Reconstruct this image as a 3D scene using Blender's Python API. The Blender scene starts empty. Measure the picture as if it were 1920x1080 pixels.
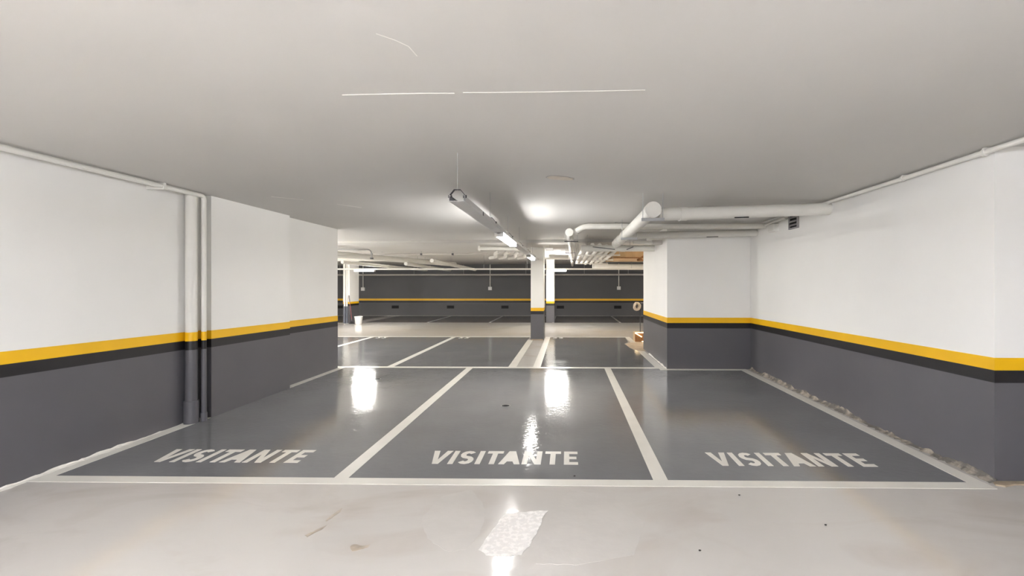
import bpy, math, random
from mathutils import Vector
random.seed(7)
sc = bpy.context.scene
col = sc.collection
R = math.radians

# ------------------------------------------------------------------ camera, world, exposure
cam_d = bpy.data.cameras.new('camera')
cam = bpy.data.objects.new('camera', cam_d)
col.objects.link(cam)
cam.location = (0, 0, 1.535)
cam.rotation_euler = (R(90), 0, R(0.93))
cam_d.sensor_width = 36.0
cam_d.lens = 36.0 * 814 / 1920
cam_d.shift_x = (960 - 1051) / 1920
cam_d.shift_y = (533 - 540) / 1920
cam_d.clip_start = 0.05
sc.camera = cam

world = bpy.data.worlds.new('world')
sc.world = world
world.use_nodes = True
world.node_tree.nodes['Background'].inputs['Color'].default_value = (0.9, 0.9, 1.0, 1)
world.node_tree.nodes['Background'].inputs['Strength'].default_value = 0.05
vs = sc.view_settings
vs.view_transform = 'Standard'
vs.look = 'None'
vs.exposure = 2.8
vs.gamma = 1.0
vs.use_curve_mapping = False
LAMP = 24.0          # radiance of the tubes under the middle tray
LAMP_UNSEEN = 88.0    # unseen tubes added behind the camera
LAMP_FAR = 76.0     # far aisle tubes


# ------------------------------------------------------------------ materials
def lin(c):
    return tuple((v / 12.92 if v <= 0.04045 else ((v + 0.055) / 1.055) ** 2.4) for v in (x / 255 for x in c)) + (1,)


def mat(name, rgb, rough=0.6, noise=0.0, scale=6.0, bump=0.0, bscale=40.0, metal=0.0, spec=0.5, rough_var=0.0,
        tint=None, stretch=None, coat=0.0, distortion=0.0, bdist=0.01, tint_lo=0.45, tint_hi=0.75):
    m = bpy.data.materials.new(name)
    m.use_nodes = True
    nt = m.node_tree
    b = nt.nodes['Principled BSDF']
    c = lin(rgb)
    b.inputs['Base Color'].default_value = c
    b.inputs['Roughness'].default_value = rough
    b.inputs['Metallic'].default_value = metal
    b.inputs['Specular IOR Level'].default_value = spec
    b.inputs['Coat Weight'].default_value = coat
    b.inputs['Coat Roughness'].default_value = 0.08
    geo = nt.nodes.new('ShaderNodeNewGeometry')
    vec = geo.outputs['Position']
    if stretch:
        mp = nt.nodes.new('ShaderNodeMapping')
        mp.inputs['Scale'].default_value = stretch
        nt.links.new(vec, mp.inputs['Vector'])
        vec = mp.outputs['Vector']
    if noise or rough_var:
        n = nt.nodes.new('ShaderNodeTexNoise')
        n.inputs['Scale'].default_value = scale
        n.inputs['Detail'].default_value = 6
        n.inputs['Distortion'].default_value = distortion
        nt.links.new(vec, n.inputs['Vector'])
        if noise:
            rp = nt.nodes.new('ShaderNodeValToRGB')
            t = lin(tint) if tint else tuple(v * (1 - noise) for v in c[:3]) + (1,)
            rp.color_ramp.elements[0].position = tint_lo if tint else 0.3
            rp.color_ramp.elements[1].position = tint_hi if tint else 0.7
            if tint:
                k = noise
                rp.color_ramp.elements[0].color = c
                rp.color_ramp.elements[1].color = tuple(c[i] * (1 - k) + t[i] * k for i in range(3)) + (1,)
            else:
                rp.color_ramp.elements[0].color = t
                rp.color_ramp.elements[1].color = tuple(min(1, v * (1 + noise * 0.5)) for v in c[:3]) + (1,)
            nt.links.new(n.outputs['Fac'], rp.inputs['Fac'])
            nt.links.new(rp.outputs['Color'], b.inputs['Base Color'])
        if rough_var:
            mr = nt.nodes.new('ShaderNodeMapRange')
            mr.inputs['From Min'].default_value = 0.3
            mr.inputs['From Max'].default_value = 0.7
            mr.inputs['To Min'].default_value = max(0.02, rough - rough_var)
            mr.inputs['To Max'].default_value = rough + rough_var
            nt.links.new(n.outputs['Fac'], mr.inputs['Value'])
            nt.links.new(mr.outputs['Result'], b.inputs['Roughness'])
    if bump:
        n2 = nt.nodes.new('ShaderNodeTexNoise')
        n2.inputs['Scale'].default_value = bscale
        n2.inputs['Detail'].default_value = 4
        nt.links.new(vec, n2.inputs['Vector'])
        bp = nt.nodes.new('ShaderNodeBump')
        bp.inputs['Strength'].default_value = bump
        bp.inputs['Distance'].default_value = bdist
        nt.links.new(n2.outputs['Fac'], bp.inputs['Height'])
        nt.links.new(bp.outputs['Normal'], b.inputs['Normal'])
    return m


def emit(name, rgb, strength):
    m = bpy.data.materials.new(name)
    m.use_nodes = True
    nt = m.node_tree
    nt.nodes.clear()
    e = nt.nodes.new('ShaderNodeEmission')
    e.inputs['Color'].default_value = rgb + (1,)
    e.inputs['Strength'].default_value = strength
    o = nt.nodes.new('ShaderNodeOutputMaterial')
    nt.links.new(e.outputs[0], o.inputs[0])
    return m


M = {}
M['white'] = mat('wall_white_paint', (238, 236, 231), 0.7, noise=0.02, scale=1.5, bump=0.15, bscale=180, bdist=0.002)
M['ceil'] = mat('ceiling_white_paint', (202, 199, 194), 0.8, noise=0.03, scale=0.7, bump=0.12, bscale=120, bdist=0.002)
M['seam'] = mat('ceiling_putty', (232, 229, 222), 0.7)
M['putty'] = mat('ceiling_patch', (212, 202, 188), 0.8, noise=0.1, scale=12)
M['grey'] = mat('wall_grey_paint', (92, 90, 93), 0.42, noise=0.08, scale=1.2, bump=0.1, bscale=160, bdist=0.002)
M['black'] = mat('wall_black_paint', (24, 22, 25), 0.45, noise=0.08, scale=3)
M['yellow'] = mat('wall_yellow_paint', (238, 184, 10), 0.45, noise=0.05, scale=3)
M['dark'] = mat('far_wall_charcoal', (84, 83, 84), 0.6, noise=0.06, scale=1)
M['floor'] = mat('light_epoxy_floor', (200, 195, 188), 0.11, noise=0.42, scale=0.9, bump=0.05, bscale=5, rough_var=0.03,
                 tint=(168, 152, 136), stretch=(1.0, 2.2, 1), distortion=1.2, bdist=0.02, tint_lo=0.5, tint_hi=0.75)
M['stain'] = mat('brown_scuff', (180, 166, 148), 0.3, noise=0.3, scale=14)
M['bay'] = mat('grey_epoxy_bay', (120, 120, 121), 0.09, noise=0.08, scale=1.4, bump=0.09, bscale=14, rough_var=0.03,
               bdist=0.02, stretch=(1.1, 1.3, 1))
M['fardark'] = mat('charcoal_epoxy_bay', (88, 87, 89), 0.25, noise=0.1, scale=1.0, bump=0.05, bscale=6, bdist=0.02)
M['line'] = mat('white_line_paint', (228, 224, 214), 0.25, noise=0.04, scale=4, bump=0.03, bscale=8)
M['dimline'] = mat('worn_line_paint', (165, 163, 160), 0.4, noise=0.25, scale=3)
M['resin_glare'] = mat('rough_resin_glare', (236, 232, 226), 0.26, noise=0.1, scale=30, bump=0.4, bscale=420, bdist=0.004, rough_var=0.12)  # pale base colour stands in for the lamp's spread reflection
M['film'] = mat('thin_resin_film', (202, 197, 190), 0.08, noise=0.05, scale=4, bump=0.2, bscale=12)
M['bare'] = mat('bare_concrete', (168, 152, 130), 0.6, noise=0.3, scale=7, bump=0.3, bscale=30)
M['crumb'] = mat('crumbled_wall_foot', (108, 103, 96), 0.9, noise=0.9, scale=9, tint=(190, 178, 160), bump=0.6, bscale=60,
                 tint_lo=0.45, tint_hi=0.7)
M['pipe'] = mat('white_painted_pipe', (224, 221, 213), 0.45, noise=0.04, scale=5)
M['pipegrey'] = mat('grey_conduit', (150, 148, 146), 0.45, noise=0.06, scale=8)
M['pipedim'] = mat('dull_painted_pipe', (190, 184, 178), 0.5, noise=0.06, scale=6)
M['flex'] = mat('flexible_duct_white', (228, 225, 218), 0.55, noise=0.05, scale=20)
M['steel'] = mat('galvanised_steel', (176, 176, 176), 0.4, noise=0.06, scale=14, metal=0.3)
M['tray'] = mat('white_sheet_steel', (205, 204, 202), 0.4, noise=0.03, scale=4)
M['darksteel'] = mat('dark_steel', (70, 68, 70), 0.5, noise=0.1, scale=20)
M['hole'] = mat('dark_void', (16, 15, 15), 0.9, noise=0.1, scale=10)
M['plastic'] = mat('white_plastic', (226, 224, 220), 0.35, noise=0.03, scale=10)
M['vent'] = mat('grey_vent', (150, 146, 146), 0.5, noise=0.05, scale=20)
M['wood'] = mat('formwork_plywood', (196, 166, 126), 0.7, noise=0.25, scale=3, stretch=(1, 8, 1))
M['woodd'] = mat('brown_timber', (152, 108, 66), 0.7, noise=0.3, scale=6, stretch=(8, 1, 1))
M['red'] = mat('dark_red_handle', (110, 40, 44), 0.4, noise=0.1, scale=20)
M['blue'] = mat('blue_grey_pipe', (98, 102, 112), 0.5, noise=0.15, scale=8)
M['rag'] = mat('dark_mop_strands', (60, 58, 60), 0.9, noise=0.5, scale=60)
M['rope'] = mat('cream_rope', (222, 206, 184), 0.9, noise=0.25, scale=50, bump=0.5, bscale=120)
M['debris'] = mat('dark_debris', (50, 44, 38), 0.9, noise=0.3, scale=200)
M['tube'] = emit('lit_tube', (1.0, 0.995, 0.99), LAMP)
M['tubecol'] = emit('lit_tube_column', (1.0, 0.98, 0.94), LAMP * 0.62)
M['tubeunseen'] = emit('lit_tube_unseen', (0.96, 1.0, 1.10), LAMP_UNSEEN)
M['tubefar'] = emit('lit_tube_far', (1.0, 0.98, 0.95), LAMP_FAR)
M['tubehidden'] = emit('lit_tube_hidden', (1.0, 0.98, 0.95), 210.0)
M['tubewarm'] = emit('lit_tube_warm', (1.0, 0.82, 0.62), 45.0)
M['warm'] = emit('warm_edge_glow', (1.0, 0.76, 0.42), 0.9)  # emission painted in for warm light on the box edges


# ------------------------------------------------------------------ mesh builder
class MB:
    def __init__(self):
        self.v, self.f, self.mi, self.sm = [], [], [], []

    def add(self, verts, faces, mi=0, smooth=False):
        o = len(self.v)
        self.v += [tuple(p) for p in verts]
        for fc in faces:
            self.f.append([i + o for i in fc])
            self.mi.append(mi)
            self.sm.append(smooth)
        return self

    def hexa(self, p, mi=0):   # p: 4 bottom (ccw) + 4 top
        return self.add(p, [(3, 2, 1, 0), (4, 5, 6, 7), (0, 1, 5, 4), (1, 2, 6, 5), (2, 3, 7, 6), (3, 0, 4, 7)], mi)

    def box(self, x0, x1, y0, y1, z0, z1, mi=0):
        return self.hexa([(x0, y0, z0), (x1, y0, z0), (x1, y1, z0), (x0, y1, z0),
                          (x0, y0, z1), (x1, y0, z1), (x1, y1, z1), (x0, y1, z1)], mi)

    def bar(self, a, b, w, h, mi=0):   # rectangular bar between two points
        a, b = Vector(a), Vector(b)
        d = (b - a).normalized()
        up = Vector((0, 0, 1)) if abs(d.z) < 0.9 else Vector((0, 1, 0))
        s = d.cross(up).normalized()
        u = s.cross(d)
        p = []
        for c in (a, b):
            p.append([c - s * w / 2 - u * h / 2, c + s * w / 2 - u * h / 2, c + s * w / 2 + u * h / 2, c - s * w / 2 + u * h / 2])
        return self.add(p[0] + p[1], [(0, 1, 2, 3), (7, 6, 5, 4), (4, 5, 1, 0), (5, 6, 2, 1), (6, 7, 3, 2), (7, 4, 0, 3)], mi)

    def prism(self, poly, z0, z1, mi=0):
        n = len(poly)
        vs_ = [(x, y, z0) for x, y in poly] + [(x, y, z1) for x, y in poly]
        fs = [tuple(range(n - 1, -1, -1)), tuple(range(n, 2 * n))]
        fs += [(i, (i + 1) % n, n + (i + 1) % n, n + i) for i in range(n)]
        return self.add(vs_, fs, mi)

    def tube(self, path, r, n=16, mi=None, caps=True, rfun=None):
        P = [Vector(p) for p in path]
        T = []
        for i in range(len(P)):
            t = (P[min(i + 1, len(P) - 1)] - P[max(i - 1, 0)]).normalized()
            T.append(t)
        ref = Vector((0, 0, 1)) if abs(T[0].z) < 0.9 else Vector((1, 0, 0))
        u = (ref - T[0] * ref.dot(T[0])).normalized()
        base = len(self.v)
        for i, p in enumerate(P):
            u = (u - T[i] * u.dot(T[i])).normalized()
            w = T[i].cross(u)
            rr = rfun(i) if rfun else r
            for k in range(n):
                a = 2 * math.pi * k / n
                self.v.append(tuple(p + u * (rr * math.cos(a)) + w * (rr * math.sin(a))))
        for i in range(len(P) - 1):
            for k in range(n):
                a, b = base + i * n + k, base + i * n + (k + 1) % n
                self.f.append([a, b, b + n, a + n])
                self.mi.append(mi[i] if mi else 0)
                self.sm.append(True)
        if caps:
            self.f.append([base + k for k in range(n - 1, -1, -1)])
            self.mi.append(mi[0] if mi else 0)
            self.sm.append(False)
            e = base + (len(P) - 1) * n
            self.f.append([e + k for k in range(n)])
            self.mi.append(mi[-1] if mi else 0)
            self.sm.append(False)
        return self

    def lathe(self, prof, c, n=24, mi=0):
        base = len(self.v)
        for r, z in prof:
            for k in range(n):
                a = 2 * math.pi * k / n
                self.v.append((c[0] + r * math.cos(a), c[1] + r * math.sin(a), c[2] + z))
        for i in range(len(prof) - 1):
            for k in range(n):
                a, b = base + i * n + k, base + i * n + (k + 1) % n
                self.f.append([a, b, b + n, a + n])
                self.mi.append(mi)
                self.sm.append(True)
        return self

    def build(self, name, mats, parent=None, loc=None):
        me = bpy.data.meshes.new(name)
        off = Vector(loc) if loc else Vector((0, 0, 0))
        me.from_pydata([tuple(Vector(p) - off) for p in self.v], [], self.f)
        for m in (mats if isinstance(mats, (list, tuple)) else [mats]):
            me.materials.append(m)
        me.polygons.foreach_set('material_index', self.mi)
        me.polygons.foreach_set('use_smooth', self.sm)
        me.update()
        if any(self.sm):
            me.set_sharp_from_angle(angle=R(40))
        o = bpy.data.objects.new(name, me)
        o.location = off
        col.objects.link(o)
        if parent is not None:
            o.parent = parent
            if parent.type == 'EMPTY' or parent.location.length > 0:
                o.location = off - parent.location
        return o


def fillet(path, rad, seg=6):
    P = [Vector(p) for p in path]
    out = [P[0]]
    for i in range(1, len(P) - 1):
        a = (P[i - 1] - P[i])
        b = (P[i + 1] - P[i])
        r = min(rad, a.length * 0.45, b.length * 0.45)
        p0, p1 = P[i] + a.normalized() * r, P[i] + b.normalized() * r
        for k in range(seg + 1):
            t = k / seg
            out.append(p0 * (1 - t) ** 2 + P[i] * 2 * t * (1 - t) + p1 * t * t)
    out.append(P[-1])
    return out


def tag(o, label, cat, group=None):
    o['label'] = label
    o['category'] = cat
    if group:
        o['group'] = group
    return o


def struct(o):
    o['kind'] = 'structure'
    return o


def empty(name, loc):
    o = bpy.data.objects.new(name, None)
    o.empty_display_size = 0.1
    col.objects.link(o)
    o.location = loc
    return o


def copy_tree(o, parent=None):
    c = o.copy()
    col.objects.link(c)
    c.parent = parent
    for ch in list(o.children):
        copy_tree(ch, c)
    return c


def H(x, y):                       # underside of the slab, very slightly out of level
    return 2.58 + 0.006 * x - 0.003 * (y - 4)


# ------------------------------------------------------------------ floor and its paint
X0, X1, Y0, Y1 = -14.0, 9.0, -9.0, 21.1
floor = struct(MB().box(X0, X1, Y0, Y1 + 0.3, -0.2, 0).build('floor', M['floor']))
BT = 0.0015


def bay(x0, x1, y0, y1, m='bay'):
    return MB().box(x0, x1, y0, y1, -0.01, BT).build('painted_bay', M[m], floor)


def line(x0, x1, y0, y1, t=0.003, m='line'):
    return MB().box(x0, x1, y0, y1, -0.01, t).build('painted_line', M[m], floor)


LA, LB, LRi, LLi = (-1.85, -1.735), (0.67, 0.785), (3.09, 3.215), (-4.21, -4.10)
for a, b in ((LLi[1], LA[0]), (LA[1], LB[0]), (LB[1], LRi[0])):
    bay(a, b, 3.41, 7.92)
line(-4.23, 3.22, 3.305, 3.41, 0.0032)
line(-4.30, 1.80, 7.925, 8.04, 0.0032)
line(*LA, 3.41, 7.925)
line(*LB, 3.41, 7.925)
line(*LRi, 3.41, 7.78)
line(1.66, 3.215, 7.78, 7.90, 0.0031)
line(*LLi, 3.41, 4.93)
line(LLi[0], LLi[1], 6.34, 7.925)
# second row of bays
for a, b in ((-8.02, -5.74), (-5.62, -3.36), (-3.24, -1.10)):
    bay(a, b, 8.04, 12.56)
MB().prism([(-0.50, 8.04), (1.615, 8.04), (1.61, 9.9), (1.50, 10.5), (1.46, 11.2), (1.60, 11.5), (1.66, 12.56), (-0.50, 12.56)], -0.01, BT).build('painted_bay', M['bay'], floor)
bay(-13.9, -8.14, 8.04, 12.56)
for a, b, e in ((-8.14, -8.02, 12.56), (-5.74, -5.62, 12.56), (-3.36, -3.24, 12.56), (-1.10, -0.95, 12.0), (-0.64, -0.50, 12.56)):
    line(a, b, 8.04, e)
line(1.615, 1.76, 8.04, 10.0)
line(1.66, 1.80, 11.45, 12.56)
line(-13.9, -1.03, 12.56, 12.66, 0.0032)
line(-0.64, 1.80, 12.56, 12.66, 0.0032)
MB().prism([(1.50, 10.55), (1.62, 10.05), (1.84, 10.02), (2.3, 10.4), (2.4, 11.9), (1.86, 11.75), (1.66, 11.45), (1.48, 11.15)], -0.01, 0.0022).build('bare_concrete_patch', M['bare'], floor)
# far bays along the end wall
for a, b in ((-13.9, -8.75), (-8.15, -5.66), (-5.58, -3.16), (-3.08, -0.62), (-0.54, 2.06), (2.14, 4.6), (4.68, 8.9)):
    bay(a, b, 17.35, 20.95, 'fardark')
for x in (-5.62, -3.12, -0.58, 2.10, 4.64):
    line(x - 0.04, x + 0.04, 17.35, 20.95, m='dimline')
line(-13.9, 8.9, 20.95, 21.09, 0.004)

# lettering -----------------------------------------------------------
HL = 0.285


def letter(ch, w):
    s, hs, h = 0.047, 0.052, HL
    if ch == 'I':
        return [[(0, 0), (w, 0), (w, h), (0, h)]]
    if ch == 'V':
        return [[(0, h), (w / 2 - 0.026, 0), (w / 2 + 0.026, 0), (w, h), (w - 0.052, h), (w / 2, 0.085), (0.052, h)]]
    if ch == 'T':
        return [[(0, h), (0, h - hs), (w / 2 - s / 2, h - hs), (w / 2 - s / 2, 0), (w / 2 + s / 2, 0), (w / 2 + s / 2, h - hs), (w, h - hs), (w, h)]]
    if ch == 'A':
        return [[(0, 0), (0.05, 0), (0.068, 0.06), (w - 0.068, 0.06), (w - 0.05, 0), (w, 0), (w / 2 + 0.03, h), (w / 2 - 0.03, h)]]
    if ch == 'N':
        return [[(0, 0), (s, 0), (s, h - 0.10), (w - s - 0.008, 0), (w, 0), (w, h), (w - s, h), (w - s, 0.10), (s + 0.008, h), (0, h)]]
    if ch == 'E':
        m0 = h / 2 - hs / 2
        return [[(0, 0), (w, 0), (w, hs), (s, hs), (s, m0), (w - 0.012, m0), (w - 0.012, m0 + hs), (s, m0 + hs), (s, h - hs), (w, h - hs), (w, h), (0, h)]]
    if ch == 'S':
        c = []
        rx, ry = w / 2 - 0.022, h / 4 - 0.013
        for k in range(9):
            a = R(35 + k * (270 - 35) / 8)
            c.append((w / 2 + rx * math.cos(a), 0.75 * h - 0.013 + ry * math.sin(a)))
        for k in range(1, 9):
            a = R(90 - k * (270 - 35) / 8)
            c.append((w / 2 + rx * math.cos(a), 0.25 * h + 0.013 + ry * math.sin(a)))
        L_, R_ = [], []
        for i, (x, y) in enumerate(c):
            xa, ya = c[max(0, i - 1)]
            xb, yb = c[min(len(c) - 1, i + 1)]
            l = math.hypot(xb - xa, yb - ya)
            nx, ny = -(yb - ya) / l, (xb - xa) / l
            L_.append((x + nx * 0.024, y + ny * 0.026))
            R_.append((x - nx * 0.024, y - ny * 0.026))
        return [L_ + R_[::-1]]
    return []


WID = dict(V=0.172, I=0.046, S=0.132, T=0.142, A=0.184, N=0.165, E=0.122)


KERN = {('T', 'A'): -0.04, ('A', 'N'): -0.012, ('V', 'I'): -0.008}


def word(text, cx, y, width):
    tot = sum(WID[c] for c in text) + sum(KERN.get(p, 0) for p in zip(text, text[1:]))
    gap = (width - tot) / (len(text) - 1)
    x = cx - width / 2
    root = empty('painted_lettering', (cx, y, 0))
    root.parent = floor
    first = {}
    prev = ''
    for ch in text:
        if (prev, ch) in KERN:
            x += KERN[(prev, ch)]
        prev = ch
        b = MB()
        for poly in letter(ch, WID[ch]):
            area = sum(poly[i][0] * poly[(i + 1) % len(poly)][1] - poly[(i + 1) % len(poly)][0] * poly[i][1] for i in range(len(poly)))
            if area < 0:
                poly = poly[::-1]
            b.prism([(px + x, py + y) for px, py in poly], 0.0, 0.0034)
        b.build('painted_letter', M['line'], root)
        x += WID[ch] + gap
    root['label'] = 'white painted word VISITANTE'


word('VISITANTE', -2.975, 3.69, 1.31)
word('VISITANTE', -0.565, 3.69, 1.31)
word('VISITANTE', 1.93, 3.69, 1.36)

# worn numerals at the aisle end of the second row
def numeral(x, y):
    b = MB()
    for k in range(2):
        xx = x + k * 0.17
        p = [(xx, y + 0.26), (xx + 0.12, y + 0.26), (xx + 0.12, y + 0.22), (xx + 0.05, y + 0.22), (xx + 0.12, y + 0.12), (xx + 0.12, y + 0.04),
             (xx + 0.08, y), (xx + 0.03, y), (xx, y + 0.05), (xx + 0.04, y + 0.06), (xx + 0.05, y + 0.04), (xx + 0.08, y + 0.05), (xx + 0.08, y + 0.11), (xx, y + 0.22)]
        area = sum(p[i][0] * p[(i + 1) % len(p)][1] - p[(i + 1) % len(p)][0] * p[i][1] for i in range(len(p)))
        b.prism(p if area > 0 else p[::-1], 0, 0.0034)
    b.build('painted_number', M['line'], floor)


numeral(-5.50, 12.28)
numeral(-3.12, 12.28)
numeral(-0.42, 12.28)


# resin patches in the foreground, the pale one coloured as lamp glare
def blob(name, pts, z, m, jag=0.02, sub=6):
    poly = []
    n = len(pts)
    for i in range(n):
        a, b = Vector(pts[i]), Vector(pts[(i + 1) % n])
        for k in range(sub):
            t = k / sub
            p = a.lerp(b, t)
            poly.append((p.x + random.uniform(-jag, jag), p.y + random.uniform(-jag, jag)))
    return MB().prism(poly, -0.005, z).build(name, M[m], floor)


def fl(px, py):
    cx, cz = (px - 1051) / 814, -(py - 533) / 814
    th = R(0.93)
    d = (-math.sin(th) + cx * math.cos(th), math.cos(th) + cx * math.sin(th), cz)
    t = -1.535 / d[2]
    return (d[0] * t, d[1] * t)


rp = blob('resin_patch', [fl(*p) for p in ((912, 1040), (900, 1030), (928, 985), (950, 962), (985, 960), (1026, 957), (1012, 985), (1000, 1012), (980, 1040), (950, 1045))], 0.0016, 'resin_glare', 0.008, 5)
blob('resin_film', [fl(*p) for p in ((885, 918), (905, 945), (910, 975), (900, 1000), (875, 1030), (840, 1035), (800, 1010), (790, 970), (830, 930))], 0.0008, 'film', 0.006)
blob('resin_film', [fl(*p) for p in ((1040, 960), (1058, 930), (1075, 918), (1150, 930), (1210, 980), (1190, 1040), (1080, 1060), (1006, 1057), (1015, 1010), (1030, 975))], 0.0008, 'film', 0.006)

for pts in (((655, 1026), (664, 1020), (680, 1024), (694, 1021), (690, 1027), (676, 1031), (662, 1034)),
            ((610, 976), (622, 966), (636, 956), (642, 952), (638, 960), (624, 970), (612, 978)),
            ((572, 1004), (592, 994), (612, 985), (606, 992), (590, 999), (576, 1007))):
    blob('scuff_mark', [fl(*p) for p in pts], 0.0009, 'stain', 0.003, 3)

# ------------------------------------------------------------------ ceiling
b = MB()
cs = [(X0, Y0), (X1, Y0), (X1, Y1 + 0.3), (X0, Y1 + 0.3)]
b.hexa([(x, y, H(x, y)) for x, y in cs] + [(x, y, 2.95) for x, y in cs])
ceiling = struct(b.build('ceiling', M['ceil']))


def ceil_strip(name, pts, w, m, t=0.004):
    bb = MB()
    for i in range(len(pts) - 1):
        (xa, ya), (xb, yb) = pts[i], pts[i + 1]
        d = Vector((xb - xa, yb - ya)).normalized()
        nx, ny = -d.y * w / 2, d.x * w / 2
        q = [(xa - nx, ya - ny), (xb - nx, yb - ny), (xb + nx, yb + ny), (xa + nx, ya + ny)]
        bb.hexa([(x, y, H(x, y) - t) for x, y in q] + [(x, y, H(x, y) + 0.02) for x, y in q])
    return bb.build(name, M[m], ceiling)


ceil_strip('plaster_seam', [(-1.24, 2.37), (-1.0, 2.365), (-0.75, 2.362), (-0.62, 2.367)], 0.006, 'seam', 0.003)
ceil_strip('plaster_seam', [(-0.57, 2.36), (-0.2, 2.365), (0.1, 2.362), (0.42, 2.358)], 0.005, 'seam', 0.0025)
ceil_strip('plaster_seam', [(-0.80, 1.80), (-0.74, 1.85), (-0.70, 1.90), (-0.69, 1.98)], 0.004, 'seam', 0.001)
ceil_strip('plaster_seam', [(-3.45, 5.0), (-3.2, 5.2)], 0.006, 'seam', 0.002)
ceil_strip('plaster_seam', [(-2.95, 5.5), (-2.75, 5.75)], 0.006, 'seam', 0.002)
pp = []
for k in range(22):
    a = 2 * math.pi * k / 22
    r = 1 + random.uniform(-0.12, 0.12)
    pp.append((-0.07 + 0.125 * r * math.cos(a), 4.26 + 0.075 * r * math.sin(a) + 0.035 * math.cos(a)))
bb = MB()
n = len(pp)
bb.add([(x, y, H(x, y) - 0.004) for x, y in pp] + [(x * 1.0, y, H(x, y) + 0.01) for x, y in pp],
       [tuple(range(n - 1, -1, -1))] + [((i + 1) % n, i, n + i, n + (i + 1) % n) for i in range(n)])
bb.build('putty_patch', M['putty'], ceiling)
pe_ = [(-0.07 + (x + 0.07) * 1.07, 4.26 + (y - 4.26) * 1.10) for x, y in pp]
MB().add([(x, y, H(x, y) - 0.002) for x, y in pe_] + [(x, y, H(x, y) + 0.01) for x, y in pe_],
         [tuple(range(n - 1, -1, -1))] + [((i + 1) % n, i, n + i, n + (i + 1) % n) for i in range(n)]).build('putty_edge', M['pipegrey'], ceiling)
# shallow downstand beam across the slab
cb = MB()
cb.hexa([(X0, 9.95, 2.475), (1.80, 9.95, 2.495), (1.80, 10.35, 2.495), (X0, 10.35, 2.475),
         (X0, 9.95, 2.7), (1.80, 9.95, 2.7), (1.80, 10.35, 2.7), (X0, 10.35, 2.7)])
cb.build('downstand_beam', M['ceil'], ceiling)


# ------------------------------------------------------------------ walls with dado bands
def banded(name, x0, x1, y0, y1, s, upper='white', dado='grey', parent=None, e=0.0025, ztop=None, band=0.097):
    b = MB()
    q = [(x0, y0), (x1, y0), (x1, y1), (x0, y1)]
    b.hexa([(x, y, -0.02) for x, y in q] + [(x, y, (ztop if ztop else H(x, y) + 0.04)) for x, y in q])
    body = b.build(name, M[upper], parent)
    qe = [(x0 - e, y0 - e), (x1 + e, y0 - e), (x1 + e, y1 + e), (x0 - e, y1 + e)]
    for nm, lo, hi, m in (('grey_dado', None, -2, dado), ('black_band', -2, -1, 'black'), ('yellow_band', -1, 0, 'yellow')):
        bb = MB()
        bot = [(x, y, 0.0 if lo is None else s(x, y) + lo * band) for x, y in qe]
        top = [(x, y, s(x, y) + hi * band) for x, y in qe]
        bb.hexa(bot + top)
        bb.build(nm, M[m], parent if parent else body)
    return body


def sl(x, y):
    return 1.03 - 0.0150 * (y - 3.2)


def sr(x, y):
    return 0.965 - 0.0075 * (y - 3.4)


wl = struct(banded('wall_left', X0, -4.23, Y0, 4.93, sl))
wp = struct(banded('wall_left_pier', X0 + 0.2, -4.10, 4.931, 6.34, sl))
wf = struct(banded('wall_left_far', X0, -4.215, 6.341, 7.89, sl))
wr = struct(banded('wall_right', 3.31, X1, 3.42, 10.36, sr))
ws = struct(banded('wall_right_return', 1.805, 3.307, 7.90, 10.36, sr))
wb = struct(banded('wall_back', X0, X1, Y1, Y1 + 0.3, lambda x, y: 0.835, upper='dark', dado='dark'))
struct(banded('wall_far_left', X0 - 0.3, X0, 7.89, Y1, lambda x, y: 0.9, upper='dark', dado='dark'))
struct(banded('wall_far_right', X1, X1 + 0.3, 10.36, Y1, lambda x, y: 0.9, upper='white'))
struct(banded('wall_near_right', X1, X1 + 0.3, Y0, 3.42, lambda x, y: 0.97))
struct(banded('wall_front', X0, X1, Y0 - 0.3, Y0, lambda x, y: 0.97))


# crumbled foot of the walls
def crumble(parent, x, y0, y1, side, hmax, m, out=0.03, step=0.03):
    v, f = [], []
    n = int((y1 - y0) / step)
    hh = 0.4
    for i in range(n + 1):
        y = y0 + (y1 - y0) * i / n
        hh = min(1, max(0.05, hh + random.uniform(-0.28, 0.28)))
        ht = hmax * hh + 0.004
        o_ = out * (0.4 + 0.6 * random.random())
        v += [(x + side * o_, y, 0), (x + side * (0.006 + 0.3 * o_ * random.random()), y, ht * 0.5), (x + side * 0.0035, y, ht), (x - side * 0.01, y, ht)]
    for i in range(n):
        for k in range(3):
            a, b_ = i * 4 + k, (i + 1) * 4 + k
            f.append((a, a + 1, b_ + 1, b_) if side > 0 else (a, b_, b_ + 1, a + 1))
    MB().add(v, f).build('crumbled_edge', m, parent)


crumble(wr, 3.3075, 3.40, 7.88, -1, 0.055, M['crumb'], 0.07)
crumble(wl, -4.2275, 2.6, 4.7, 1, 0.022, M['line'], 0.05)
crumble(ws, 1.8025, 7.92, 9.6, -1, 0.02, M['line'], 0.03)
MB().prism([(3.26, 3.36), (3.31, 3.335), (3.42, 3.37), (3.6, 3.36), (3.62, 3.425), (3.30, 3.425)], -0.01, 0.012).build('loose_mortar', M['bare'], wr)


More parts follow.
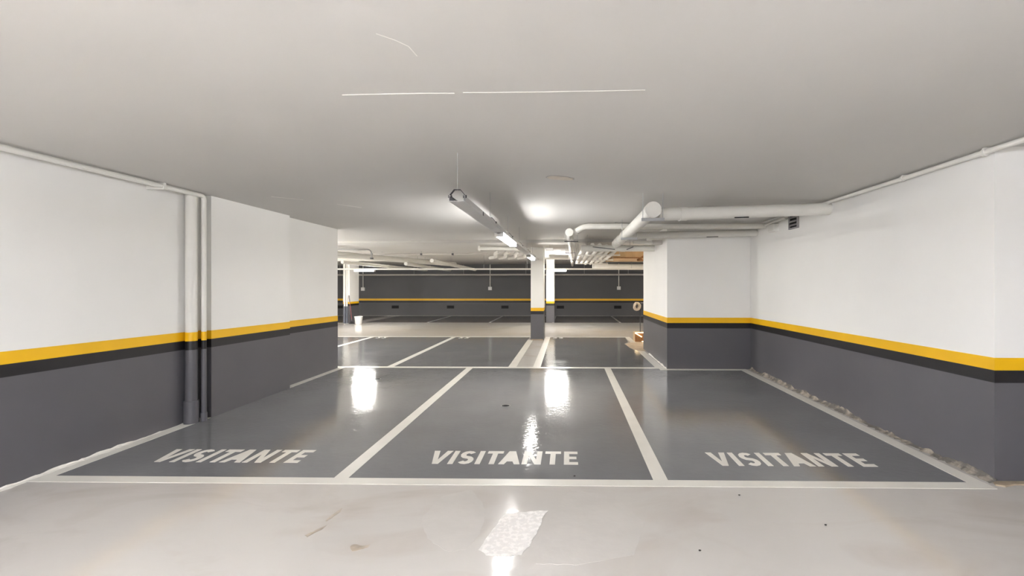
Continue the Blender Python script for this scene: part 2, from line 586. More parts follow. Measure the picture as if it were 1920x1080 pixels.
# ------------------------------------------------------------------ columns
def column(label, x0, x1, y0, y1, s0, dado='grey', band=0.09):
    root = empty('column', ((x0 + x1) / 2, (y0 + y1) / 2, 0))
    cx, cy = root.location.x, root.location.y
    b = MB()
    b.box(x0, x1, y0, y1, 0, H(cx, cy) + 0.03)
    b.build('shaft', M['white'], root)
    e = 0.0025
    for nm, a, c, m in (('grey_dado', 0.0, s0 - 2 * band, dado), ('black_band', s0 - 2 * band, s0 - band, 'black'), ('yellow_band', s0 - band, s0, 'yellow')):
        MB().box(x0 - e, x1 + e, y0 - e, y1 + e, a, c).build(nm, M[m], root)
    for o in root.children:
        o.location = -root.location
    tag(root, label, 'column')
    return root


c1 = column('white square column with yellow and black bands standing among the parking bays', -1.01, -0.66, 11.9, 12.55, 0.89)
c2 = column('far white column with yellow band, half hidden behind the nearer middle column', -0.86, -0.53, 17.4, 17.95, 0.85, band=0.085)
c3 = column('far left white column beside the white bucket and leaning mop', -8.86, -8.60, 17.0, 17.75, 0.84, band=0.08)
MB().box(-1.0, -0.67, 11.88, 11.896, 0.003, 0.03).build('mortar_edge', M['bare'], c1).location = -c1.location
zs = [0.0, 0.68, 0.68, 2.45]
for k, (x, r) in enumerate(((-8.78, 0.035), (-8.69, 0.03))):
    MB().tube([(x, 16.96, 0), (x, 16.96, 0.67), (x, 16.96, 0.68), (x, 16.96, 2.47)], r, 12, mi=[0, 1, 1]).build('vertical_pipe', [M['blue'], M['pipe']], c3).location = -c3.location

# ------------------------------------------------------------------ left wall pipes
BZ = [0.0, 0.0, 0.0]


def banded_pipe(name, path_xy, r, ztop, y, top_path=None, collar=0.0, mats=None):
    x = path_xy
    s = sl(0, y)
    zz = [0.004, 0.25, 0.2501, s - 0.194, s - 0.1935, s - 0.097, s - 0.0965, s, s + 0.0005, ztop]
    mi = [0, 0, 0, 1, 1, 2, 2, 3, 3]
    pts = [(x, y, z) for z in zz]
    rad = [r + collar, r + collar] + [r] * 8
    if top_path:
        pts += top_path
        mi += [3] * len(top_path)
        rad += [r] * len(top_path)
    return MB().tube(pts, r, 20, mi=mi, rfun=lambda i: rad[i]).build(name, [M['grey'], M['black'], M['yellow'], M['pipe']])


tag(banded_pipe('stack_pipe', -4.16, 0.055, H(-4.16, 4.8), 4.735, collar=0.014), 'thick vertical stack pipe painted in the wall bands beside the left pier', 'pipe')
top = fillet([(-4.075, 4.80, 2.40), (-4.075, 4.80, 2.522), (-4.075, -4.0, 2.512)], 0.05)
cp = banded_pipe('conduit_pipe', -4.075, 0.024, 2.40, 4.80, top_path=[tuple(p) for p in top[1:]])
tag(cp, 'slim white conduit rising at the left pier and running along the left wall', 'pipe')
for y in (4.30, 1.5, -1.5):
    MB().box(-4.23, -4.046, y - 0.012, y + 0.012, 2.486, 2.555).build('pipe_clip', M['pipe'], cp)
MB().tube([(-4.075, 4.80, 0.003), (-4.075, 4.80, 0.10)], 0.032, 16).build('foot_collar', M['grey'], cp)

# ------------------------------------------------------------------ right side pipes
cr = MB().tube([(3.262, 5.75, 2.555), (3.262, 3.4, 2.568), (3.262, 0.0, 2.575), (3.262, -3.0, 2.58)], 0.021, 14).build('conduit_pipe', M['pipe'])
tag(cr, 'slim white conduit clipped under the ceiling along the right wall', 'pipe')
for y in (4.28, 3.45, 1.6):
    MB().tube([(3.262, y - 0.012, 2.565), (3.262, y + 0.012, 2.565)], 0.029, 14).build('pipe_clip', M['pipe'], cr)
    MB().box(3.25, 3.3095, y - 0.01, y + 0.01, 2.57, H(3.3, y) + 0.004).build('clip_base', M['pipe'], cr)


def rod(x, y, z0, parent, r=0.004):
    return MB().tube([(x, y, z0), (x, y, H(x, y) + 0.004)], r, 6).build('hanger_rod', M['steel'], parent)


def pipe(name, label, path, r, m='pipe', rad=0.12, couplings=(), n=20, group=None, cat='pipe'):
    p = fillet(path, rad) if rad else path
    o = MB().tube(p, r, n).build(name, M[m])
    tag(o, label, cat, group)
    P = [Vector(q) for q in path]
    for seg, t, ln in couplings:
        a, bb_ = P[seg], P[seg + 1]
        d = (bb_ - a).normalized()
        c = a.lerp(bb_, t)
        MB().tube([c - d * ln / 2, c + d * ln / 2], r * 1.1, n).build('coupling', M[m], o)
    return o


pa = pipe('drain_pipe', 'thick white drain pipe with round end cap running back under the ceiling', [(0.975, 5.02, 2.385), (0.985, 8.9, 2.36)], 0.082, rad=0,
          couplings=((0, 0.62, 0.10), (0, 0.80, 0.12), (0, 0.92, 0.10)), n=28)
MB().tube([(0.975, 4.955, 2.385), (0.975, 5.08, 2.385)], 0.093, 28).build('end_cap', M['pipe'], pa)
MB().tube([(0.975, 4.949, 2.385), (0.975, 4.957, 2.385)], 0.078, 28).build('cap_plug', M['pipe'], pa)
MB().box(0.85, 1.11, 4.99, 5.03, 2.262, 2.296).build('support_bar', M['steel'], pa)
for x in (0.865, 1.095):
    rod(x, 5.01, 2.27, pa)
MB().box(0.86, 1.12, 6.98, 7.02, 2.25, 2.285).build('support_bar', M['steel'], pa)
for x in (0.875, 1.105):
    rod(x, 7.0, 2.26, pa)
pb = pipe('drain_pipe', 'white pipe with a black slot, joining the capped drain pipe to the right wall', [(1.065, 5.16, 2.365), (1.25, 5.19, 2.37), (3.309, 5.55, 2.49)], 0.077, rad=0.1,
          couplings=((1, 0.06, 0.09),), n=24)
MB().bar((2.02, 5.28, 2.340), (2.20, 5.31, 2.350), 0.012, 0.012).build('black_slot', M['hole'], pb)
pc = pipe('drain_pipe', 'white pipe with a mitred elbow crossing above the capped drain pipe', [(0.135, 7.40, 2.43), (0.27, 7.3, 2.508), (3.309, 7.3, 2.508)], 0.048, rad=0.10,
          couplings=((1, 0.03, 0.08), (1, 0.33, 0.07)), n=20)
MB().tube([(0.128, 7.405, 2.426), (0.16, 7.38, 2.446)], 0.058, 20).build('coupling', M['pipe'], pc)
rod(0.8, 7.3, 2.53, pc)
pe = pipe('drain_pipe', 'white pipe in front of the right return wall, branching from the drain pipe', [(1.075, 7.63, 2.38), (1.20, 7.65, 2.395), (3.306, 7.65, 2.435)], 0.058, rad=0.1,
          couplings=((1, 0.03, 0.10),), n=20)
MB().bar((2.42, 7.60, 2.358), (2.62, 7.60, 2.362), 0.01, 0.01).build('black_slot', M['hole'], pe)
pf = pipe('drain_pipe', 'fat white pipe lying across below the drain pipe, ending in the right return wall', [(0.28, 9.08, 2.285), (1.86, 9.08, 2.285)], 0.066, rad=0,
          couplings=((0, 0.55, 0.10),), n=24)
rod(0.42, 9.08, 2.34, pf)
rod(1.30, 9.08, 2.34, pf)
MB().bar((0.52, 9.0, 2.31), (0.98, 9.0, 2.255), 0.012, 0.014).build('strap', M['darksteel'], pf)
MB().bar((1.22, 9.0, 2.25), (1.36, 9.0, 2.31), 0.012, 0.014).build('strap', M['darksteel'], pf)
pd = pipe('drain_pipe', 'white pipe with a round capped end running far back along the ceiling', [(0.03, 7.38, 2.41), (0.14, 14.0, 2.40), (0.22, 19.5, 2.39)], 0.056, rad=0,
          couplings=((0, 0.12, 0.12), (0, 0.30, 0.12), (0, 0.62, 0.14), (1, 0.3, 0.14)), n=20)
MB().tube([(0.03, 7.30, 2.41), (0.03, 7.42, 2.41)], 0.067, 24).build('end_cap', M['pipe'], pd)
for y in (8.2, 11.2, 14.5):
    MB().box(-0.06, 0.20, y - 0.015, y + 0.015, 2.335, 2.352).build('support_bar', M['darksteel'], pd)
    rod(-0.045, y, 2.34, pd)
    rod(0.185, y, 2.34, pd)
MB().box(1.25, 1.79, 8.3, 8.38, 2.305, 2.36).build('cover_strip', M['pipe'], pa)
MB().box(1.62, 1.80, 8.28, 8.40, 2.295, 2.375).build('junction_cover', M['pipedim'], pa)

# wall bits near the pipe ends
jb = MB().box(3.235, 3.312, 6.86, 7.06, 2.37, 2.484).build('junction_box', M['white'])
MB().box(3.228, 3.236, 6.87, 7.05, 2.38, 2.475).build('lid', M['pipe'], jb)
tag(jb, 'small white junction box on the right wall where the pipes enter', 'junction box')
cw = MB().tube([(3.27, 7.235, 2.515), (3.27, 6.55, 2.535)], 0.024, 12).build('conduit_pipe', M['pipe'])
tag(cw, 'short white conduit stub on the right wall ending near the vent grille', 'pipe')
MB().tube([(3.27, 6.60, 2.533), (3.27, 6.54, 2.535)], 0.029, 12).build('coupling', M['pipe'], cw)

# vent grille on the right wall
vg = empty('vent_grille', (3.31, 6.39, 2.345))
MB().box(3.302, 3.309, 6.28, 6.50, 2.36, 2.55).build('dark_opening', M['hole'], vg).location = -vg.location
fr = MB()
for (a, c, d, e) in ((6.26, 6.285, 2.345, 2.56), (6.495, 6.52, 2.345, 2.56), (6.285, 6.495, 2.345, 2.365), (6.285, 6.495, 2.545, 2.56)):
    fr.box(3.286, 3.3095, a, c, d, e)
fr.build('frame', M['vent'], vg).location = -vg.location
for k in range(3):
    z = 2.385 + k * 0.055
    s = MB()
    s.hexa([(3.280, 6.285, z), (3.305, 6.285, z + 0.03), (3.305, 6.495, z + 0.03), (3.280, 6.495, z),
            (3.280, 6.285, z + 0.006), (3.305, 6.285, z + 0.036), (3.305, 6.495, z + 0.036), (3.280, 6.495, z + 0.006)])
    s.build('slat', M['vent'], vg).location = -vg.location
tag(vg, 'grey louvred vent grille high on the right wall', 'vent')

# ------------------------------------------------------------------ parallel flexible ducts
for k in range(6):
    x0 = 0.36 + 0.158 * k
    pts, rr = [], []
    nseg = 70
    for i in range(nseg + 1):
        t = i / nseg
        y = 9.3 + 5.6 * t
        pts.append((x0 - 0.05 * t + 0.015 * math.sin(t * 9 + k), y, 2.36 - 0.10 * t + 0.02 * math.sin(t * 8 + k * 1.3)))
        rr.append(0.052 if i % 2 else 0.044)
    o = MB().tube(pts, 0.05, 12, rfun=lambda i: rr[i]).build('flexible_duct', M['flex'])
    nm = ['leftmost', 'second from left', 'third from left', 'fourth from left', 'fifth from left', 'rightmost'][k]
    tag(o, nm + ' of the six white ribbed ducts side by side under the ceiling', 'duct', 'ribbed ducts under the ceiling')
for k, (y, nm) in enumerate(((10.6, 'nearest'), (12.2, 'middle'), (13.8, 'farthest'))):
    z = 2.29 - 0.10 * (y - 9.3) / 5.6 - 0.01
    o = MB().box(0.24, 1.28, y - 0.02, y + 0.02, z - 0.025, z).build('trapeze_hanger', M['pipe'])
    tag(o, nm + ' white trapeze bar carrying the six ribbed ducts', 'hanger', 'trapeze bars')
    for x in (0.255, 1.265):
        rod(x, y, z - 0.02, o, 0.006)

# ------------------------------------------------------------------ middle cable tray with lamps
ct = empty('cable_tray', (-0.873, 3.42, 2.19))
TX0, TX1, TZ = -0.936, -0.810, 2.19


def put(o):
    o.location = -o.parent.location
    return o


secs = [(3.41, 4.99), (4.995, 6.6), (6.605, 8.2), (8.205, 9.88), (9.885, 11.89)]
for a, c in secs:
    b = MB()
    b.box(TX0, TX1, a, c, TZ, TZ + 0.003)
    b.box(TX0, TX0 + 0.003, a, c, TZ + 0.003, TZ + 0.046)
    b.box(TX1 - 0.003, TX1, a, c, TZ + 0.003, TZ + 0.046)
    b.box(TX0 + 0.003, TX0 + 0.012, a, c, TZ + 0.043, TZ + 0.046)
    b.box(TX1 - 0.012, TX1 - 0.003, a, c, TZ + 0.043, TZ + 0.046)
    put(b.build('tray_channel', M['tray'], ct))
for y in (3.43, 4.88, 6.35, 7.8, 9.3, 10.8):
    hp = [(TX0 + 0.004, y, TZ + 0.03), (TX0 + 0.004, y, TZ + 0.052), (-0.898, y, TZ + 0.094), (-0.848, y, TZ + 0.094), (TX1 - 0.004, y, TZ + 0.052), (TX1 - 0.004, y, TZ + 0.03)]
    b = MB()
    for i in range(5):
        b.bar(hp[i], hp[i + 1], 0.03, 0.004)
    hg = put(b.build('hanger_hoop', M['darksteel'], ct))
    rd = MB().tube([(-0.873, y, TZ + 0.09), (-0.873, y, H(-0.873, y) + 0.004)], 0.0025, 6).build('hanger_wire', M['steel'], hg)
    rd.location = (0, 0, 0)
for y in (3.415,):  # dark pieces drawn where the inside of the tray sides shows
    b = MB()
    b.add([(TX0, y, TZ + 0.045), (TX0, y, TZ), (TX0 + 0.05, y, TZ + 0.001), (TX0, y - 0.004, TZ + 0.045), (TX0, y - 0.004, TZ), (TX0 + 0.05, y - 0.004, TZ + 0.001)],
          [(0, 1, 2), (3, 5, 4), (0, 3, 4, 1), (1, 4, 5, 2), (2, 5, 3, 0)])
    put(b.build('dark_end_piece', M['darksteel'], ct))
    put(MB().box(TX1 - 0.008, TX1, y - 0.004, y, TZ, TZ + 0.045).build('dark_end_piece', M['darksteel'], ct))
put(MB().box(TX1 - 0.001, TX1 + 0.004, 4.14, 4.17, TZ + 0.004, TZ + 0.04).build('splice_clip', M['darksteel'], ct))
tag(ct, 'long white cable tray hung on wires down the middle of the ceiling', 'cable tray')


def tray_lamp(cx, y0, y1, ztray, label, m='tube', group=None):
    root = empty('tube_lamp', (cx, (y0 + y1) / 2, ztray))
    put(MB().box(cx - 0.02, cx + 0.02, y0, y1, ztray - 0.012, ztray).build('batten', M['plastic'], root))
    for dx in (-0.035, 0.035):
        put(MB().tube([(cx + dx, y0 + 0.02, ztray - 0.036), (cx + dx, y1 - 0.02, ztray - 0.036)], 0.013, 10).build('glass_tube', M[m], root))
    for y in (y0, y1 - 0.025):
        put(MB().box(cx - 0.055, cx + 0.055, y, y + 0.025, ztray - 0.052, ztray).build('lamp_holder', M['plastic'], root))
    tag(root, label, 'lamp', group)
    return root


tray_lamp(-0.873, 5.50, 6.95, TZ, 'bright twin tube lamp under the near middle part of the hanging cable tray')
tray_lamp(-0.873, 9.7, 10.9, TZ, 'bright twin tube lamp at the end of the cable tray by the middle column', 'tubecol')

# unseen lamps and trays added behind the camera to light the bays
k = 0
for (cx, y, where) in ((-2.2, -1.2, 'left and near'), (-2.2, -5.4, 'left and far'), (-0.2, -1.4, 'right and near'), (-0.2, -5.4, 'right and far')):
    t = empty('cable_tray', (cx, y - 1.0, TZ))
    b = MB()
    b.box(cx - 0.063, cx + 0.063, y - 1.0, y + 1.0, TZ, TZ + 0.003)
    b.box(cx - 0.063, cx - 0.060, y - 1.0, y + 1.0, TZ + 0.003, TZ + 0.046)
    b.box(cx + 0.060, cx + 0.063, y - 1.0, y + 1.0, TZ + 0.003, TZ + 0.046)
    put(b.build('tray_channel', M['tray'], t))
    for yy in (y - 0.9, y + 0.9):
        put(MB().tube([(cx, yy, TZ), (cx, yy, H(cx, yy) + 0.004)], 0.003, 6).build('hanger_wire', M['steel'], t))
    tag(t, 'unseen white cable tray added behind the camera, ' + where, 'cable tray', 'added trays behind the camera')
    tray_lamp(cx, y - 0.72, y + 0.72, TZ, 'unseen twin tube lamp added for light behind the camera, ' + where, m='tubeunseen', group='added lamps behind the camera')

for (cx, y, where, mm) in ((-7.4, 9.6, 'behind the left wall', 'tubehidden'), (3.4, 12.4, 'behind the right return wall', 'tubewarm'), (-11.0, 10.5, 'far behind the left wall', 'tubehidden')):  # hidden lamps added to brighten the far zone; ceiling glow hints at the left
    t = empty('cable_tray', (cx, y - 0.8, TZ))
    b = MB()
    b.box(cx - 0.063, cx + 0.063, y - 0.8, y + 0.8, TZ, TZ + 0.003)
    b.box(cx - 0.063, cx - 0.060, y - 0.8, y + 0.8, TZ + 0.003, TZ + 0.046)
    b.box(cx + 0.060, cx + 0.063, y - 0.8, y + 0.8, TZ + 0.003, TZ + 0.046)
    put(b.build('tray_channel', M['tray'], t))
    for yy in (y - 0.7, y + 0.7):
        put(MB().tube([(cx, yy, TZ), (cx, yy, H(cx, yy) + 0.004)], 0.003, 6).build('hanger_wire', M['steel'], t))
    tag(t, 'white cable tray hidden ' + where, 'cable tray', 'hidden trays added beside the far zone')
    tray_lamp(cx, y - 0.5, y + 0.5, TZ, 'twin tube lamp hidden ' + where, m=mm, group='hidden lamps added beside the far zone')

# ------------------------------------------------------------------ far zone: cross tray with lamps, pipes
x_t = MB()
x_t.box(-13.9, 8.9, 14.95, 15.03, 2.035, 2.04)
x_t.box(-13.9, 8.9, 14.95, 14.953, 2.04, 2.085)
x_t.box(-13.9, 8.9, 15.027, 15.03, 2.04, 2.085)
xt = tag(x_t.build('cable_tray', M['pipe']), 'white cable tray running across the far aisle just above the lit tubes', 'cable tray')
for x in (-11, -8.3, -5.2, -2.9, -1.4, 0.9, 2.2, 4.5, 7):
    MB().tube([(x, 14.99, 2.06), (x, 14.99, H(x, 15) + 0.004)], 0.006, 6).build('hanger_rod', M['steel'], xt)


def cross_lamp(x0, x1, y, z, label, group=None):
    root = empty('tube_lamp', ((x0 + x1) / 2, y, z))
    put(MB().box(x0, x1, y - 0.02, y + 0.02, z - 0.014, z).build('batten', M['plastic'], root))
    for dy in (-0.03, 0.03):
        put(MB().tube([(x0 + 0.02, y + dy, z - 0.036), (x1 - 0.02, y + dy, z - 0.036)], 0.016, 10).build('glass_tube', M['tubefar'], root))
    for x in (x0, x1 - 0.025):
        put(MB().box(x, x + 0.025, y - 0.05, y + 0.05, z - 0.054, z).build('lamp_holder', M['plastic'], root))
    tag(root, label, 'lamp', group)


cross_lamp(-7.42, -6.70, 14.99, 2.035, 'lit tube lamp across the far aisle near the far left column')
cross_lamp(-0.73, -0.03, 14.99, 2.035, 'lit tube lamp across the far aisle just right of the middle column')
cross_lamp(-12.2, -11.4, 14.99, 2.035, 'unseen lit tube lamp added at the hidden left end of the far aisle', 'hidden lamps of the far aisle')  # both end lamps are out of view, added to light the far zone
cross_lamp(5.6, 6.4, 14.99, 2.035, 'unseen lit tube lamp added at the hidden right end of the far aisle', 'hidden lamps of the far aisle')

p2 = pipe('wall_pipe', 'grey-white pipe running low in front of the far charcoal wall', [(-13.9, 20.8, 1.985), (8.9, 20.8, 1.995)], 0.042, 'pipedim', rad=0)
for x in (-11, -7.4, -5.0, -2.0, 0.8, 2.9, 6):
    MB().tube([(x, 20.8, 2.0), (x, 20.8, H(x, 20.8) + 0.004)], 0.006, 6).build('hanger_rod', M['pipedim'], p2)
p3 = pipe('conduit_pipe', 'thin conduit crossing the ceiling beyond the left wall with dark clips', [(-8.5, 13.0, 2.44), (-2.9, 13.0, 2.44), (-2.4, 13.0, 2.47)], 0.022, 'pipedim', rad=0.1)
for x in (-5.9, -4.4, -3.45):
    MB().box(x - 0.03, x + 0.03, 12.97, 13.03, 2.41, 2.465).build('pipe_clip', M['darksteel'], p3)
    MB().tube([(x, 13, 2.38), (x, 13, H(x, 13) + 0.004)], 0.006, 6).build('hanger_rod', M['steel'], p3)
p4 = pipe('drain_pipe', 'short white pipe with a flanged end just left of the middle column', [(-2.30, 11.3, 2.475), (-1.0, 11.3, 2.45)], 0.045, rad=0)
MB().tube([(-2.33, 11.3, 2.475), (-2.29, 11.3, 2.475)], 0.075, 16).build('flange', M['pipe'], p4)
rod(-1.6, 11.3, 2.49, p4)
p5 = pipe('duct_pipe', 'thick white duct slanting back beyond the end of the left wall', [(-6.6, 9.9 + 0.5, 2.34), (-4.3, 16.5, 2.30)], 0.085, 'pipe', rad=0, couplings=((0, 0.6, 0.12),))
rod(-5.6, 13.0, 2.40, p5)
p6 = pipe('duct_pipe', 'white pipe lying across the ceiling left of the far lamp', [(-12.0, 13.9, 2.33), (-5.5, 13.9, 2.33)], 0.05, 'pipe', rad=0)
rod(-6.8, 13.9, 2.36, p6)
rod(-9.0, 13.9, 2.36, p6)
for k, (xa, ya, za, xb, yb, zb, r, lab) in enumerate((
        (-6.75, 12.9, 2.20, -6.2, 19.0, 2.15, 0.05, 'white pipe running back above the far left lamp'),
        (-5.1, 13.6, 2.18, -5.3, 19.5, 2.16, 0.055, 'white pipe running back to the left of the far wall sockets'),
        (-4.15, 13.2, 2.26, -4.1, 19.2, 2.18, 0.06, 'white pipe running back toward the middle of the far wall'))):
    o = pipe('drain_pipe', lab, [(xa, ya, za), (xb, yb, zb)], r, 'pipe', rad=0, couplings=((0, 0.05, 0.1), (0, 0.45, 0.12)))
    t = 0.35
    rod(xa + (xb - xa) * t, ya + (yb - ya) * t, za + (zb - za) * t + r * 0.8, o)
hk = pipe('conduit_pipe', 'grey hook-shaped conduit dropping from the ceiling beyond the left wall', [(-6.4, 12.0, 2.495), (-5.47, 12.0, 2.495), (-5.45, 12.0, 2.26)], 0.018, 'pipegrey', rad=0.12)
MB().tube([(-5.45, 12.0, 2.235), (-5.45, 12.0, 2.275)], 0.045, 12).build('dark_fitting', M['darksteel'], hk)
for k in range(4):
    x = -2.15 + 0.29 * k
    o = pipe('bent_duct', ['leftmost', 'second from left', 'third from left', 'rightmost'][k] + ' of four short bent white ducts left of the middle column top',
             [(x + 0.20, 12.3, 2.46), (x + 0.06, 12.5, 2.42), (x - 0.02, 13.1, 2.36), (x - 0.25, 13.4, 2.35)], 0.05, 'flex', rad=0.2, group='bent ducts by the middle column')
    rod(x + 0.05, 12.55, 2.45, o)
gp = pipe('duct_pipe', 'pale pipe across the ceiling right of the middle column', [(-0.55, 13.0, 2.36), (0.02, 13.1, 2.35)], 0.07, 'pipe', rad=0, couplings=((0, 0.2, 0.14),))
rod(-0.2, 13.05, 2.40, gp)
lj = MB().box(-0.56, -0.38, 11.2, 11.32, 2.40, 2.475).build('junction_box', M['pipe'])
MB().box(-0.55, -0.39, 11.193, 11.2, 2.407, 2.468).build('lid', M['plastic'], lj)
rod(-0.47, 11.26, 2.46, lj)
tag(lj, 'small white junction box under the ceiling right of the middle column', 'junction box')
fp = pipe('duct_pipe', 'cream pipe across below the plywood at the far right', [(0.9, 15.8, 2.17), (7.5, 15.8, 2.17)], 0.10, 'pipe', rad=0)
rod(1.4, 15.8, 2.25, fp)
rod(4.0, 15.8, 2.25, fp)

# plywood panel and slatted timber frame at the far right
wd = MB().box(1.28, 2.45, 12.6, 14.6, 2.29, H(1.28, 14.6)).build('plywood_box', M['wood'])
MB().box(1.27, 2.46, 12.585, 12.60, 2.285, 2.315).build('edge_batten', M['woodd'], wd)
tag(wd, 'pale brown plywood boxing under the ceiling behind the ribbed ducts', 'boxing')
sp = empty('slatted_panel', (2.3, 13.2, 2.25))
A_, B_ = Vector((1.95, 12.2, 2.21)), Vector((2.32, 12.2, 2.44))
put(MB().bar(A_, B_, 0.05, 0.05).build('frame_rail', M['woodd'], sp))
put(MB().bar(A_, A_ + Vector((0.9, 0, 0)), 0.05, 0.04).build('frame_rail', M['woodd'], sp))
put(MB().bar(B_, B_ + Vector((0.55, 0, 0)), 0.05, 0.05).build('frame_rail', M['woodd'], sp))
put(MB().bar(A_ + Vector((0.9, 0, 0)), B_ + Vector((0.55, 0, 0)), 0.05, 0.05).build('frame_rail', M['woodd'], sp))
for k in range(10):
    x = A_.x + 0.08 + 0.085 * k
    zt = min(B_.z, A_.z + (x - A_.x) * (B_.z - A_.z) / (B_.x - A_.x))
    put(MB().bar((x + 0.05, 12.21, A_.z), (x - 0.02 if k else x + 0.03, 12.21, zt), 0.03, 0.018).build('slat', M['woodd'], sp))
put(MB().tube([(2.6, 12.2, 2.44), (2.6, 12.2, H(2.6, 12.2) + 0.004)], 0.008, 6).build('hanger_rod', M['steel'], sp))
tag(sp, 'slanting brown slatted timber frame under the ceiling beside the right return wall', 'timber frame')

# ------------------------------------------------------------------ far wall fittings
for x, nm in ((-11.1, 'beyond the far left column'), (-8.42, 'just right of the far left column'), (-5.71, 'left of centre'), (-3.05, 'left of the middle column'),
              (-0.35, 'right of the middle column'), (2.43, 'near the right return wall')):
    v = empty('wall_vent', (x, 21.1, 0.35))
    put(MB().box(x - 0.165, x + 0.165, 21.088, 21.1, 0.365, 0.485).build('dark_opening', M['hole'], v))
    f = MB()
    f.box(x - 0.18, x + 0.18, 21.078, 21.1, 0.35, 0.365)
    f.box(x - 0.18, x + 0.18, 21.078, 21.1, 0.485, 0.50)
    f.box(x - 0.18, x - 0.165, 21.078, 21.1, 0.365, 0.485)
    f.box(x + 0.165, x + 0.18, 21.078, 21.1, 0.365, 0.485)
    put(f.build('frame', M['black'], v))
    for kk in range(2):
        put(MB().box(x - 0.165, x + 0.165, 21.08, 21.09, 0.40 + 0.04 * kk, 0.408 + 0.04 * kk).build('bar', M['black'], v))
    tag(v, 'small dark vent low in the far wall, ' + nm, 'vent', 'vents along the foot of the far wall')
for x, z, nm in ((-10.0, 1.30, 'right of the far left column'), (-3.77, 1.33, 'left of the middle column'), (2.48, 1.35, 'near the right return wall')):
    s = empty('socket_box', (x, 21.1, z - 0.08))
    bb_ = put(MB().box(x - 0.085, x + 0.085, 21.03, 21.1, z - 0.08, z + 0.08).build('box_body', M['plastic'], s))
    MB().box(x - 0.07, x + 0.07, 21.022, 21.03, z - 0.065, z + 0.065).build('cover_plate', M['plastic'], bb_).location = (0, 0, 0)
    put(MB().tube([(x, 21.07, z + 0.08), (x, 21.07, H(x, 21) + 0.004)], 0.02, 8).build('drop_conduit', M['pipe'], s))
    tag(s, 'white socket box with drop conduit on far wall, ' + nm, 'socket', 'socket boxes on the far wall')

# ------------------------------------------------------------------ bucket and mop
bx, by = -8.03, 16.55
bk = empty('bucket', (bx, by, 0))
pail = put(MB().lathe([(0.0, 0.004), (0.105, 0.004), (0.108, 0.0), (0.115, 0.02), (0.145, 0.28), (0.153, 0.28), (0.155, 0.30), (0.147, 0.302), (0.138, 0.285), (0.108, 0.02), (0.0, 0.015)], (bx, by, 0), 28).build('pail', M['plastic'], bk))
hd = []
for k in range(15):
    a = math.pi * k / 14
    hd.append((bx + 0.155 * math.cos(a), by - 0.09 * math.sin(a), 0.285 - 0.10 * math.sin(a)))
MB().tube(hd, 0.004, 6).build('bail_handle', M['steel'], pail).location = (0, 0, 0)
tag(bk, 'white plastic bucket on the floor by the far left column', 'bucket')
mp = empty('mop', (-8.17, 16.62, 0))
foot, head = Vector((-8.32, 16.62, 0.12)), Vector((-8.58, 16.90, 1.10))
put(MB().tube([foot, foot.lerp(head, 0.72)], 0.013, 10).build('handle', M['red'], mp))
put(MB().tube([foot.lerp(head, 0.72), head], 0.016, 10).build('grip', M['darksteel'], mp))
b = MB()
for k in range(16):
    a = 2 * math.pi * k / 16
    r = 0.05 + 0.05 * random.random()
    b.tube([foot + Vector((0.01 * math.cos(a), 0.01 * math.sin(a), 0.0)), foot + Vector((r * 0.6 * math.cos(a), r * 0.6 * math.sin(a), -0.04)),
            Vector((foot.x + r * math.cos(a), foot.y + r * math.sin(a), 0.012))], 0.011, 6)
put(b.build('mop_strands', M['rag'], mp))
put(MB().tube([foot - Vector((0, 0, 0.02)), foot.lerp(head, 0.06)], 0.028, 10).build('socket', M['darksteel'], mp))
tag(mp, 'mop with dark red handle leaning on the far left column', 'mop')

# ------------------------------------------------------------------ step box with warm edge glow painted in, coil on a stand
gb = empty('step_box', (1.95, 11.75, 0))
put(MB().box(1.80, 2.12, 11.62, 11.64, 0, 0.24).build('front_board', M['woodd'], gb))
put(MB().box(1.80, 1.82, 11.64, 11.95, 0, 0.24).build('side_board', M['wood'], gb))
put(MB().box(2.10, 2.12, 11.64, 11.95, 0, 0.24).build('side_board', M['wood'], gb))
put(MB().box(1.82, 2.10, 11.93, 11.95, 0, 0.24).build('back_board', M['wood'], gb))
put(MB().bar((1.80, 11.60, 0.245), (2.12, 11.60, 0.245), 0.012, 0.02).build('lit_edge', M['warm'], gb))
put(MB().bar((1.80, 11.605, 0.235), (1.98, 11.605, 0.13), 0.012, 0.02).build('lit_edge', M['warm'], gb))
put(MB().bar((1.98, 11.605, 0.012), (2.10, 11.605, 0.012), 0.01, 0.014).build('lit_edge', M['warm'], gb))
tag(gb, 'low brown box with edges painted to glow as if warmly lit on the floor behind the right return wall', 'box')
st = empty('stand', (1.965, 11.78, 0))
put(MB().tube([(1.965, 11.78, 0.004), (1.965, 11.78, 1.04)], 0.011, 8).build('pole', M['darksteel'], st))
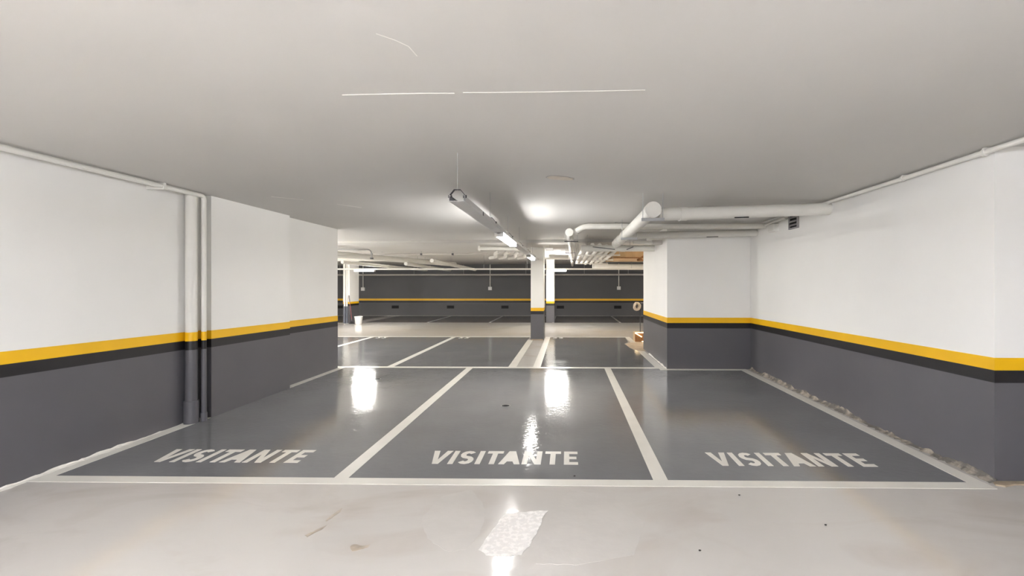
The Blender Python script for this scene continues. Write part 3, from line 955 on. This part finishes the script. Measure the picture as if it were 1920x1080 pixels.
put(MB().tube([(1.965, 11.78, 1.035), (2.12, 11.78, 1.035)], 0.008, 8).build('cross_arm', M['steel'], st))
put(MB().tube([(1.965, 11.78, 1.03), (1.87, 11.76, 1.03)], 0.008, 8).build('hook_arm', M['steel'], st))
put(MB().lathe([(0, 0.012), (0.07, 0.012), (0.075, 0.003), (0, 0.003)], (1.965, 11.78, 0), 16).build('foot_plate', M['darksteel'], st))
tag(st, 'thin dark pole with a cross arm behind the right return wall', 'stand')
cl = []
for k in range(121):
    a = 2 * math.pi * 6 * k / 120
    t = k / 120
    rr = 1 + 0.06 * math.sin(k * 1.7)
    cl.append((1.875 + 0.065 * rr * math.cos(a) + 0.02 * math.sin(k), 11.76 - 0.05 + 0.10 * t, 0.935 + 0.095 * rr * math.sin(a)))
tag(MB().tube(cl, 0.022, 8).build('rope_coil', M['rope']), 'cream coil of rope hanging on the dark pole', 'rope')

# ------------------------------------------------------------------ floor drains and specks
for x, y, r, lab in ((-0.782, 5.468, 0.052, 'small black drain opening in the middle visitor bay'), (-3.08, 6.98, 0.048, 'small dark drain in the glare of the left visitor bay')):
    d = empty('floor_drain', (x, y, 0))
    put(MB().lathe([(0, 0.0022), (r, 0.0022), (r, 0.0)], (x, y, 0), 24).build('drain_hole', M['hole'], d))
    put(MB().lathe([(r, 0.0), (r, 0.0032), (r + 0.007, 0.0032), (r + 0.008, 0.0)], (x, y, 0), 24).build('rim', M['pipegrey'], d))
    tag(d, lab, 'drain')
for (px, py, lab) in ((1548, 985, 'tiny dark speck on the pale floor at the right foreground'), (1312, 1033, 'tiny dark speck on the pale floor nearest the lower edge'),
                      (1077, 893, 'tiny black speck in the middle visitor bay near the front line'), (1386, 929, 'tiny dark speck on the pale floor close to the front line')):
    x, y = fl(px, py)
    b = MB()
    b.prism([(x - 0.007, y - 0.003), (x + 0.002, y - 0.006), (x + 0.009, y + 0.002), (x + 0.003, y + 0.006), (x - 0.005, y + 0.005)], 0.0015, 0.005)
    tag(b.build('debris_chip', M['debris']), lab, 'debris', 'specks on the floor')
